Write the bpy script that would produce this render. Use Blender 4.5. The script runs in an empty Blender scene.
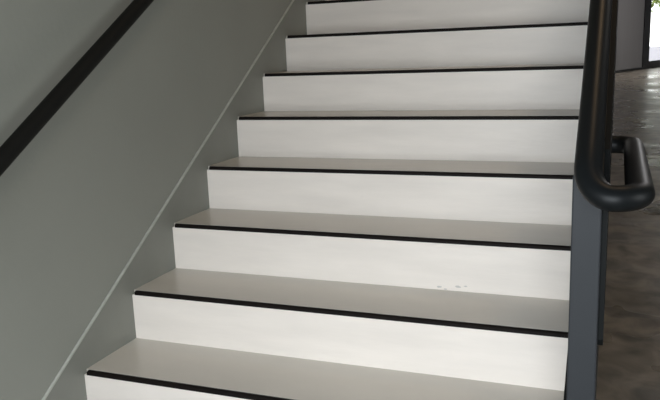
import bpy, bmesh, math, random
from mathutils import Vector, Matrix, noise
random.seed(7)
S = bpy.context.scene
COL = S.collection
RISE, RUN, W = 0.17, 0.27313, 1.42
SL = RISE / RUN
FLOOR = -0.17
NSTEP = 17                                   # risers 0..16, then the upper floor

# ------------------------------------------------------------------ materials
def mat(name, col, rough=0.5, spec=0.5, var=0.0, vscale=6.0, vstretch=(1, 1, 1), bump=0.0,
        bscale=40.0, rvar=0.0, col2=None, metal=0.0, coat=0.0, detail=4.0):
    m = bpy.data.materials.new(name); m.use_nodes = True
    nt = m.node_tree; N = nt.nodes; L = nt.links
    b = N['Principled BSDF']
    b.inputs['Roughness'].default_value = rough
    b.inputs['Specular IOR Level'].default_value = spec
    b.inputs['Metallic'].default_value = metal
    b.inputs['Coat Weight'].default_value = coat
    b.inputs['Coat Roughness'].default_value = 0.15
    tc = N.new('ShaderNodeTexCoord'); mp = N.new('ShaderNodeMapping')
    mp.inputs['Scale'].default_value = vstretch
    L.new(tc.outputs['Object'], mp.inputs['Vector'])
    nz = N.new('ShaderNodeTexNoise'); nz.inputs['Scale'].default_value = vscale
    nz.inputs['Detail'].default_value = detail
    L.new(mp.outputs[0], nz.inputs['Vector'])
    cr = N.new('ShaderNodeValToRGB')
    c2 = col2 or tuple(c * (1 - var) for c in col)
    cr.color_ramp.elements[0].position = 0.32; cr.color_ramp.elements[1].position = 0.68
    cr.color_ramp.elements[0].color = (*c2, 1); cr.color_ramp.elements[1].color = (*col, 1)
    L.new(nz.outputs['Fac'], cr.inputs[0]); L.new(cr.outputs[0], b.inputs['Base Color'])
    if rvar:
        mr = N.new('ShaderNodeMapRange')
        mr.inputs['To Min'].default_value = max(rough - rvar, .03); mr.inputs['To Max'].default_value = rough + rvar
        mr.inputs['From Min'].default_value = .3; mr.inputs['From Max'].default_value = .7
        L.new(nz.outputs['Fac'], mr.inputs[0]); L.new(mr.outputs[0], b.inputs['Roughness'])
    if bump:
        n2 = N.new('ShaderNodeTexNoise'); n2.inputs['Scale'].default_value = bscale
        n2.inputs['Detail'].default_value = 3
        L.new(mp.outputs[0], n2.inputs['Vector'])
        bp = N.new('ShaderNodeBump'); bp.inputs['Strength'].default_value = bump
        bp.inputs['Distance'].default_value = 0.01
        L.new(n2.outputs['Fac'], bp.inputs['Height']); L.new(bp.outputs[0], b.inputs['Normal'])
    return m

M = {}
M['wall'] = mat('grey_green_wall_paint', (.292, .300, .266), .5, .35, var=.07, vscale=1.6, bump=.05, bscale=60)
M['skirt'] = mat('grey_skirting_paint', (.245, .25, .222), .5, .35, var=.1, vscale=5, bump=.05, bscale=60)
M['bead'] = mat('pale_caulk_bead', (.50, .51, .46), .5, .4, var=.15, vscale=20)
M['riser'] = mat('white_riser_paint', (.88, .81, .74), .38, .45, var=.085, vscale=4.0, vstretch=(.7, 1, 4), bump=.06, bscale=25)
M['tread'] = mat('greige_tread_paint', (.68, .635, .565), .26, .5, var=.07, vscale=5.0, vstretch=(.5, 1, 1), bump=.02, bscale=14)
M['strip'] = mat('black_nosing_rubber', (.0085, .006, .005), .6, .15, var=.3, vscale=30)
M['rail'] = mat('black_satin_rail_paint', (.0075, .0090, .0100), .42, .2, var=.15, vscale=12)
M['wallrail'] = mat('matt_black_rail_paint', (.0085, .0085, .0075), .6, .12, var=.15, vscale=12)
M['post'] = mat('charcoal_post_paint', (.030, .033, .037), .5, .25, var=.08, vscale=4)
M['stringer'] = mat('dark_charcoal_stringer', (.009, .010, .010), .5, .3, var=.1, vscale=4)
M['panel'] = mat('dark_smoked_panel', (.007, .008, .008), .6, .12, var=.2, vscale=5)
M['chip'] = mat('exposed_chip', (.60, .57, .54), .8, .2)
M['hall'] = mat('grey_hall_paint', (.155, .152, .150), .55, .3, var=.1, vscale=1.5, vstretch=(3, 3, .1))
M['ceil'] = mat('ceiling_grey', (.26, .26, .25), .8, .2)
M['frame'] = mat('black_window_frame', (.006, .006, .007), .5, .3)
M['pave'] = mat('pale_lavender_paving', (.26, .25, .28), .8, .2, var=.1, vscale=1)
M['leaf'] = mat('bright_green_leaves', (.36, .44, .12), .7, .2, var=.45, vscale=2)
M['bark'] = mat('brown_bark', (.12, .08, .05), .9, .1, var=.4, vscale=8)

def floor_mat():
    m = bpy.data.materials.new('polished_dark_concrete'); m.use_nodes = True
    nt = m.node_tree; N = nt.nodes; L = nt.links; b = N['Principled BSDF']
    tc = N.new('ShaderNodeTexCoord')
    def nz(scale, stretch=(1, 1, 1), det=4, dist=0.0):
        mp = N.new('ShaderNodeMapping'); mp.inputs['Scale'].default_value = stretch
        L.new(tc.outputs['Object'], mp.inputs['Vector'])
        n = N.new('ShaderNodeTexNoise'); n.inputs['Scale'].default_value = scale
        n.inputs['Detail'].default_value = det; n.inputs['Distortion'].default_value = dist
        L.new(mp.outputs[0], n.inputs['Vector']); return n
    a = nz(7.5, (1, .8, 1), 6, .5)
    cr = N.new('ShaderNodeValToRGB')
    e = cr.color_ramp.elements
    e[0].position = .36; e[0].color = (.090, .080, .062, 1)
    e[1].position = .66; e[1].color = (.27, .225, .175, 1)
    L.new(a.outputs['Fac'], cr.inputs[0]); L.new(cr.outputs[0], b.inputs['Base Color'])
    r = nz(1.1, (1, .55, 1), 4, .4)
    mr = N.new('ShaderNodeMapRange'); mr.inputs['From Min'].default_value = .35; mr.inputs['From Max'].default_value = .65
    mr.inputs['To Min'].default_value = .2; mr.inputs['To Max'].default_value = .42
    L.new(r.outputs['Fac'], mr.inputs[0]); L.new(mr.outputs[0], b.inputs['Roughness'])
    w = nz(1.7, (1, 1, 1), 3, .3)
    bp = N.new('ShaderNodeBump'); bp.inputs['Strength'].default_value = .6; bp.inputs['Distance'].default_value = .03
    L.new(w.outputs['Fac'], bp.inputs['Height']); L.new(bp.outputs[0], b.inputs['Normal'])
    b.inputs['Specular IOR Level'].default_value = .4
    b.inputs['Coat Weight'].default_value = .15; b.inputs['Coat Roughness'].default_value = .5
    return m
M['floor'] = floor_mat()

# ------------------------------------------------------------------ helpers
def box(bm, x0, x1, y0, y1, z0, z1):
    vs = [bm.verts.new((x, y, z)) for x in (x0, x1) for y in (y0, y1) for z in (z0, z1)]
    for f in ((0, 1, 3, 2), (4, 6, 7, 5), (0, 4, 5, 1), (2, 3, 7, 6), (0, 2, 6, 4), (1, 5, 7, 3)):
        bm.faces.new([vs[i] for i in f])

def link(name, bm, m, parent=None, bevel=0.0, seg=2, smooth=False):
    bmesh.ops.recalc_face_normals(bm, faces=bm.faces[:])
    if bevel:
        bmesh.ops.bevel(bm, geom=bm.edges[:], offset=bevel, segments=seg, profile=.5, affect='EDGES')
    me = bpy.data.meshes.new(name); bm.to_mesh(me); bm.free()
    if smooth:
        for p in me.polygons: p.use_smooth = True
    me.materials.append(m)
    o = bpy.data.objects.new(name, me); COL.objects.link(o)
    if parent: o.parent = parent
    return o

def boxobj(name, dims, m, parent=None, bevel=0.0):
    bm = bmesh.new(); box(bm, *dims); return link(name, bm, m, parent, bevel)

def struct(o): o['kind'] = 'structure'; return o

def thing(name, label, cat, loc=(0, 0, 0), group=None):
    o = bpy.data.objects.new(name, None); COL.objects.link(o); o.location = loc
    o['label'] = label; o['category'] = cat
    if group: o['group'] = group
    return o

def prism(bm, pts, axis_vals, axis='x'):
    """extrude a closed (y,z) outline between two x values"""
    a = [bm.verts.new((axis_vals[0], y, z)) for y, z in pts]
    b = [bm.verts.new((axis_vals[1], y, z)) for y, z in pts]
    bm.faces.new(a); bm.faces.new(b[::-1])
    n = len(pts)
    for i in range(n): bm.faces.new((a[i], b[i], b[(i + 1) % n], a[(i + 1) % n]))

def tube(bm, pts, r, n=20, rz=None):
    """sweep an ellipse along a polyline with mitred frames and domed ends"""
    pts = [Vector(p) for p in pts]; rz = rz or r
    rings = []
    up = Vector((0, 0, 1))
    def ring(c, t, k):
        side = t.cross(up)
        if side.length < 1e-4: side = Vector((1, 0, 0))
        side.normalize(); v = side.cross(t).normalized()
        return [bm.verts.new(c + side * (math.cos(2 * math.pi * i / n) * r * k) + v * (math.sin(2 * math.pi * i / n) * rz * k)) for i in range(n)]
    T = []
    for i in range(len(pts)):
        if i == 0: t = pts[1] - pts[0]
        elif i == len(pts) - 1: t = pts[-1] - pts[-2]
        else: t = (pts[i] - pts[i - 1]).normalized() + (pts[i + 1] - pts[i]).normalized()
        T.append(t.normalized())
    for a in (80, 60, 40, 20):
        s = math.radians(a); rings.append(ring(pts[0] - T[0] * r * .5 * math.sin(s), T[0], math.cos(s)))
    for p, t in zip(pts, T): rings.append(ring(p, t, 1))
    for a in (20, 40, 60, 80):
        s = math.radians(a); rings.append(ring(pts[-1] + T[-1] * r * .5 * math.sin(s), T[-1], math.cos(s)))
    for A, B in zip(rings, rings[1:]):
        for i in range(n): bm.faces.new((A[i], A[(i + 1) % n], B[(i + 1) % n], B[i]))
    bm.faces.new(rings[0][::-1]); bm.faces.new(rings[-1])

# ------------------------------------------------------------------ the setting
YB, YF, XR, ZC = -2.5, 38.0, 6.2, 5.4
def plan(name, z0, z1, m):
    bm = bmesh.new()
    P = [(-.3, YB - .3), (XR + .2, YB - .3), (XR + .2, 38.0), (6.1, 38.0), (-.24, 20.3), (-.3, 20.0)]
    a = [bm.verts.new((x, y, z0)) for x, y in P]; b = [bm.verts.new((x, y, z1)) for x, y in P]
    bm.faces.new(a); bm.faces.new(b)
    for i in range(len(P)): bm.faces.new((a[i], b[i], b[(i + 1) % len(P)], a[(i + 1) % len(P)]))
    return struct(link(name, bm, m))
plan('floor', FLOOR - .2, FLOOR, M['floor'])
struct(boxobj('wall_left', (-.3, -.006, YB, 20.3, FLOOR, ZC), M['wall']))
RY0, RY1, RZ0, RZ1 = -2.2, .6, .1, 2.9  # unseen side opening, added to light the stair wall from the front
bm = bmesh.new()
box(bm, XR, XR + .2, YB, RY0, FLOOR, ZC); box(bm, XR, XR + .2, RY1, YF, FLOOR, ZC)
box(bm, XR, XR + .2, RY0, RY1, FLOOR, RZ0); box(bm, XR, XR + .2, RY0, RY1, RZ1, ZC)
struct(link('wall_right', bm, M['hall']))
bm = bmesh.new()
for y in (RY0, (RY0 + RY1) / 2 - .03, RY1 - .06): box(bm, XR + .06, XR + .14, y, y + .06, RZ0, RZ1)
for z in (RZ0, RZ1 - .06): box(bm, XR + .07, XR + .13, RY0, RY1, z, z + .06)
struct(link('added_side_window', bm, M['frame']))  # frame of the added side opening
plan('ceiling', ZC, ZC + .2, M['ceil'])

# back wall (behind the viewer) with a wide daylight opening
OX0, OX1, OZ0, OZ1 = .35, 2.05, FLOOR + .15, 1.6
bm = bmesh.new()
box(bm, -.3, OX0, YB - .2, YB, FLOOR, ZC); box(bm, OX1, XR + .2, YB - .2, YB, FLOOR, ZC)
box(bm, OX0, OX1, YB - .2, YB, OZ1, ZC); box(bm, OX0, OX1, YB - .2, YB, FLOOR, OZ0)
struct(link('wall_back', bm, M['wall']))
wf = bmesh.new()
for x in (OX0, (OX0 + OX1) / 2 - .03, OX1 - .06): box(wf, x, x + .06, YB - .14, YB - .06, OZ0, OZ1)
for z in (OZ0, OZ1 - .06): box(wf, OX0, OX1, YB - .13, YB - .07, z, z + .06)
struct(link('window_2', wf, M['frame']))

# far wall, running obliquely across the hall, with the glazed front in it
A = Vector((1.378, 24.293, 0)); d = Vector((.33413, .94253, 0)); nrm = Vector((d.y, -d.x, 0))
FM = Matrix(((d.x, -nrm.x, 0, A.x), (d.y, -nrm.y, 0, A.y), (0, 0, 1, 0), (0, 0, 0, 1)))
def far(name, dims_list, m, bevel=0.0):
    bm = bmesh.new()
    for dd in dims_list: box(bm, *dd)
    bmesh.ops.transform(bm, matrix=FM, verts=bm.verts[:])
    return link(name, bm, m, None, bevel)
W0, W1, WZ = 2.66, 12.6, 3.0
struct(far('baseboard_far', [(-4.6, W0, -.03, 0, FLOOR, FLOOR + .075)], M['stringer']))
struct(far('wall_far', [(-4.6, W0, 0, .25, FLOOR, ZC), (W0, W1, 0, .25, WZ, ZC), (W1, 16.0, 0, .25, FLOOR, ZC)], M['hall']))
struct(far('window_1', [(W0, W0 + .64, -.03, .10, FLOOR, WZ), (W0 + .64, W1, -.03, .10, FLOOR, .085),
                        (W0 + .64, W1, -.03, .10, WZ - .2, WZ), (7.3, 7.5, -.02, .1, .085, WZ - .2), (W1 - .3, W1, -.03, .1, FLOOR, WZ)], M['frame']))
g = bpy.data.materials.new('window_glass'); g.use_nodes = True
gn = g.node_tree.nodes; gl = g.node_tree.links
gn.remove(gn['Principled BSDF'])
tr = gn.new('ShaderNodeBsdfTransparent'); gs = gn.new('ShaderNodeBsdfGlossy'); gs.inputs['Roughness'].default_value = .02
mx = gn.new('ShaderNodeMixShader')
mx.inputs[0].default_value = .08; gl.new(tr.outputs[0], mx.inputs[1]); gl.new(gs.outputs[0], mx.inputs[2])
gl.new(mx.outputs[0], gn['Material Output'].inputs['Surface'])
struct(far('window_1_glass', [(W0 + .64, W1 - .3, .03, .042, .085, WZ - .2)], g))

# outside: paving and a tree
struct(boxobj('ground_outside', (-30, 60, 22, 110, FLOOR - .45, FLOOR - .25), M['pave']))

def tree(base, h, rc, label, group=None):
    t = thing('tree', label, 'tree', base)
    bm = bmesh.new(); tube(bm, [(0, 0, 0), (.05, .02, h * .35), (-.04, .08, h * .75)], .13, 10)
    link('trunk', bm, M['bark'], t, smooth=True)
    bm = bmesh.new()
    for i in range(1500):
        v = Vector((random.gauss(0, 1), random.gauss(0, 1), random.gauss(0, 1))).normalized()
        r = rc * (.55 + .5 * noise.noise(v * 2.3) + .25 * random.random())
        c = Vector((0, 0, h)) + Vector((v.x, v.y, v.z * .75)) * r
        a = Vector((random.gauss(0, 1), random.gauss(0, 1), random.gauss(0, 1))).normalized()
        b = a.orthogonal().normalized(); s = random.uniform(.10, .22)
        q = [bm.verts.new(c + a * s), bm.verts.new(c + b * s * .45), bm.verts.new(c - a * s), bm.verts.new(c - b * s * .45)]
        bm.faces.new(q)
    link('foliage', bm, M['leaf'], t)
    return t
tree((3.6, 40, FLOOR - .25), 4.3, 2.5, 'leafy green tree standing outside beyond the far window')

# upper floor at the head of the flight
struct(boxobj('floor_upper', (-.006, W, NSTEP * RUN, NSTEP * RUN + 2.2, NSTEP * RISE - .2, NSTEP * RISE + .0135 - RISE + RISE), M['tread']))

# skirting on the stair wall and the pale bead on top of it
OFF = .1062
y0, y1 = -.62, NSTEP * RUN
bm = bmesh.new()
prism(bm, [(0, FLOOR), (y1, y1 * SL - .5), (y1, y1 * SL + OFF), ((FLOOR - OFF) / SL, FLOOR)], (-.006, 0))
struct(link('baseboard_left', bm, M['skirt']))
bm = bmesh.new()
h = .0034
ys = (FLOOR - OFF) / SL
prism(bm, [(ys, FLOOR - h + .004), (y1, y1 * SL + OFF - h), (y1, y1 * SL + OFF + h), (ys, FLOOR + h + .004)], (-.006, .0018))
struct(link('trim_1', bm, M['bead']))

# ------------------------------------------------------------------ staircase
st = thing('staircase', 'straight flight of white-painted steps with black nosing strips rising beside grey wall', 'staircase', (0, 0, FLOOR))
def child(name, bm, m, parent, bevel=0.0, smooth=False):
    """mesh given in world coordinates, parented under a thing standing at its base"""
    off = Vector((0, 0, 0)); p = parent
    while p is not None: off += p.location; p = p.parent
    bmesh.ops.translate(bm, vec=-off, verts=bm.verts[:])
    return link(name, bm, m, parent, bevel, smooth=smooth)
X0, X1 = 0.0005, W
for k in range(NSTEP):
    y, z = k * RUN, k * RISE
    bm = bmesh.new(); box(bm, X0, X1, y, y + .03, z - RISE + (.0135 if k else 0), z)
    child('riser', bm, M['riser'], st)
    bm = bmesh.new(); box(bm, X0, X1, y + .0125, y + RUN + (.03 if k < NSTEP - 1 else 0), z - .02, z + .0135)
    tr_ = child('tread', bm, M['tread'], st)
    # the nosing strip is a slim black angle wrapping the tread's front edge
    bm = bmesh.new()
    prism(bm, [(y - .003, z + .0005), (y - .003, z + .009), (y - .001, z + .0115), (y + .004, z + .0138), (y + .007, z + .0136), (y + .0125, z + .0125), (y + .0125, z - .001)], (X0 + .012, X1))
    child('nosing_strip', bm, M['strip'], tr_)
bm = bmesh.new()
yy = NSTEP * RUN
prism(bm, [(.06, FLOOR), (.35, FLOOR), (yy, yy * SL - .33), (yy, yy * SL - .2), (.06, .06 * SL - .19)], (X0, X1))
child('soffit', bm, M['ceil'], st)
# scuffed paint chips at the foot of a riser, where the paint has flaked
for (cx, cz, s) in ((1.000, .193, .008), (1.02, .187, .005), (1.06, .198, .009), (1.085, .202, .006)):
    yr = 2 * RUN
    bm = bmesh.new(); pts = []
    for i in range(9):
        a = 2 * math.pi * i / 9; rr = s * random.uniform(.5, 1.1)
        pts.append((cx + math.cos(a) * rr * 1.3, cz + math.sin(a) * rr * .5))
    f0 = [bm.verts.new((x, yr - .0012, zz)) for x, zz in pts]; f1 = [bm.verts.new((x, yr, zz)) for x, zz in pts]
    bm.faces.new(f0)
    for i in range(9): bm.faces.new((f0[i], f1[i], f1[(i + 1) % 9], f0[(i + 1) % 9]))
    c = child('paint_chip', bm, M['chip'], st); c['label'] = 'small scuffed patch at the foot of the riser'

# ------------------------------------------------------------------ balustrade on the open side
ba = thing('stair_balustrade', 'black handrail looping around a charcoal post on the open side of the stairs', 'railing', (1.468, -.2, FLOOR))
RX, RR, RH, LX = 1.4700, .0265, .870, 1.5635
ztop = .70
# newel post
bm = bmesh.new(); box(bm, 1.440, 1.497, -.20, -.145, FLOOR, ztop)
child('newel_post', bm, M['post'], ba, bevel=.003)
# thin dark infill sheet fixed to the outer face of the post, following the slope
bm = bmesh.new()
pb, pt = .338 + .175 * SL, RH + .012
prism(bm, [(-.190, .358), (-.184, .344), (-.172, .341), (4.7, 4.7 * SL + pb), (4.7, 4.7 * SL + pt), (-.165, -.165 * SL + pt - .03), (-.190, -.190 * SL + pt - .06)], (1.497, 1.508))
child('infill_panel', bm, M['panel'], ba)
# handrail: down the slope, round a level loop and back to a baluster
zl = .672
ystart = (zl - RH) / SL
pts = [(RX, 4.9, RH + 4.9 * SL)]
for y in (3.5, 2.5, 1.5, .8, .3, 0, -.12, -.2): pts.append((RX, y, RH + y * SL))
cx = (RX + LX) / 2; rb = (LX - RX) / 2
yc = -.235
for i in range(0, 19):
    a = math.pi * i / 18
    k_ = 1 - math.sin(a)
    pts.append((cx - rb * math.cos(a), yc - .060 * math.sin(a), .6765 + (.0475 if a < math.pi / 2 else 0) * k_))
pts += [(LX, -.18, zl + .003), (LX, .1, zl), (LX, .40, zl)]
for i in range(1, 7):
    a = math.pi / 2 * i / 6
    pts.append((LX - .05 * (1 - math.cos(a)), .44 + .05 * math.sin(a), zl))
pts.append((1.49, .49, zl))
bm = bmesh.new(); tube(bm, pts, RR, 24, rz=.0245)
child('handrail', bm, M['rail'], ba, smooth=True)
# stringer plate
bm = bmesh.new()
prism(bm, [(-.165, FLOOR), (.5, FLOOR), (yy, yy * SL - .35), (yy, yy * SL + .05), (-.165, -.165 * SL + .05)], (1.42, 1.490))
child('stringer', bm, M['stringer'], ba)
for y in (.49, 1.36, 2.24, 3.12, 4.0):
    bm = bmesh.new(); box(bm, RX - .015, RX + .012, y - .015, y + .015, y * SL + .05, RH + y * SL - .01)
    child('baluster', bm, M['rail'], ba)

# ------------------------------------------------------------------ handrail on the wall
wr = thing('wall_handrail', 'black round handrail sloping up along the grey wall', 'handrail', (0, -.9, .9))
HW = .908
bm = bmesh.new()
tube(bm, [(.08, y, HW + y * SL) for y in (-1.15, -.5, 0, .5, 1.5, 3, 4.6)], .0235, 24)
child('rail', bm, M['wallrail'], wr, smooth=True)
for y in (-.85, 1.2, 2.6, 4.0):
    z = HW + y * SL
    bm = bmesh.new(); tube(bm, [(-.004, y, z - .075), (.04, y, z - .075), (.07, y, z - .062), (.08, y, z - .03), (.08, y, z - .012)], .007, 10)
    br = child('bracket', bm, M['rail'], wr, smooth=True)
    bm = bmesh.new()
    bmesh.ops.create_cone(bm, cap_ends=True, segments=20, radius1=.028, radius2=.026, depth=.006,
                          matrix=Matrix.Translation((-.003, y, z - .075)) @ Matrix.Rotation(math.pi / 2, 4, 'Y'))
    child('wall_flange', bm, M['rail'], br)

# ------------------------------------------------------------------ light
wd = bpy.data.worlds.new('World'); S.world = wd; wd.use_nodes = True
bg = wd.node_tree.nodes['Background']; bg.inputs[0].default_value = (.97, 1.0, 1.0, 1); bg.inputs[1].default_value = 3.2
def area(name, loc, rot, sx, sy, power, col, spread=180):
    l = bpy.data.lights.new(name, 'AREA'); l.shape = 'RECTANGLE'; l.size = sx; l.size_y = sy; l.energy = power; l.color = col; l.spread = math.radians(spread)
    o = bpy.data.objects.new(name, l); COL.objects.link(o); o.location = loc; o.rotation_euler = rot
    return o
area('daylight_back_window', ((OX0 + OX1) / 2, YB - .05, (OZ0 + OZ1) / 2), (math.radians(68), 0, 0), OX1 - OX0, OZ1 - OZ0, 26.5, (.85, .925, 1), 112)
area('side_fill_light', (XR + .05, (RY0 + RY1) / 2, (RZ0 + RZ1) / 2), (0, math.radians(90), 0), RZ1 - RZ0, RY1 - RY0, 18, (.92, .99, 1))  # added side fill that brightens the stair wall
# unseen lamps, added as fill: warm over the stairs, brighter in the hall
for n_, (lx, ly, p, c_) in enumerate(((2.2, 2.4, 25, (1, .70, .42)), (5.2, 9, 45, (1, .93, .86)), (5.5, 22, 420, (1, .97, .98)))):
    t = thing('fill_lamp', ('unseen lamp added as warm fill above the stairs', 'unseen lamp added as fill above the middle of the hall', 'unseen lamp added as fill near the far window')[n_], 'lamp', (lx, ly, ZC))
    bm = bmesh.new(); bmesh.ops.create_cone(bm, cap_ends=True, segments=32, radius1=.2, radius2=.22, depth=.06, matrix=Matrix.Translation((lx, ly, ZC - .03)))
    child('fill_lamp_body', bm, M['ceil'], t)
    pl = bpy.data.lights.new('fill_light', 'AREA'); pl.shape = 'DISK'; pl.size = .38; pl.energy = p; pl.color = c_
    o = bpy.data.objects.new('fill_light', pl); COL.objects.link(o); o.location = (lx, ly, ZC - .07)

# ------------------------------------------------------------------ camera
r = Vector((0.93312493, 0.35760707, -0.03735043)); u = Vector((-0.03773342, 0.20070426, 0.97892492)); f = Vector((-0.35756686, 0.91204988, -0.20077588))
cd = bpy.data.cameras.new('camera'); cd.sensor_width = 36; cd.lens = 739.758 * 36 / 660; cd.clip_start = .05; cd.clip_end = 300
co = bpy.data.objects.new('camera', cd); COL.objects.link(co)
co.matrix_world = Matrix(((r.x, u.x, -f.x, 1.51711), (r.y, u.y, -f.y, -1.71818), (r.z, u.z, -f.z, .96573), (0, 0, 0, 1)))
S.camera = co
S.view_settings.view_transform = 'Standard'; S.view_settings.look = 'None'
S.view_settings.exposure = 0; S.view_settings.gamma = 1; S.view_settings.use_curve_mapping = False
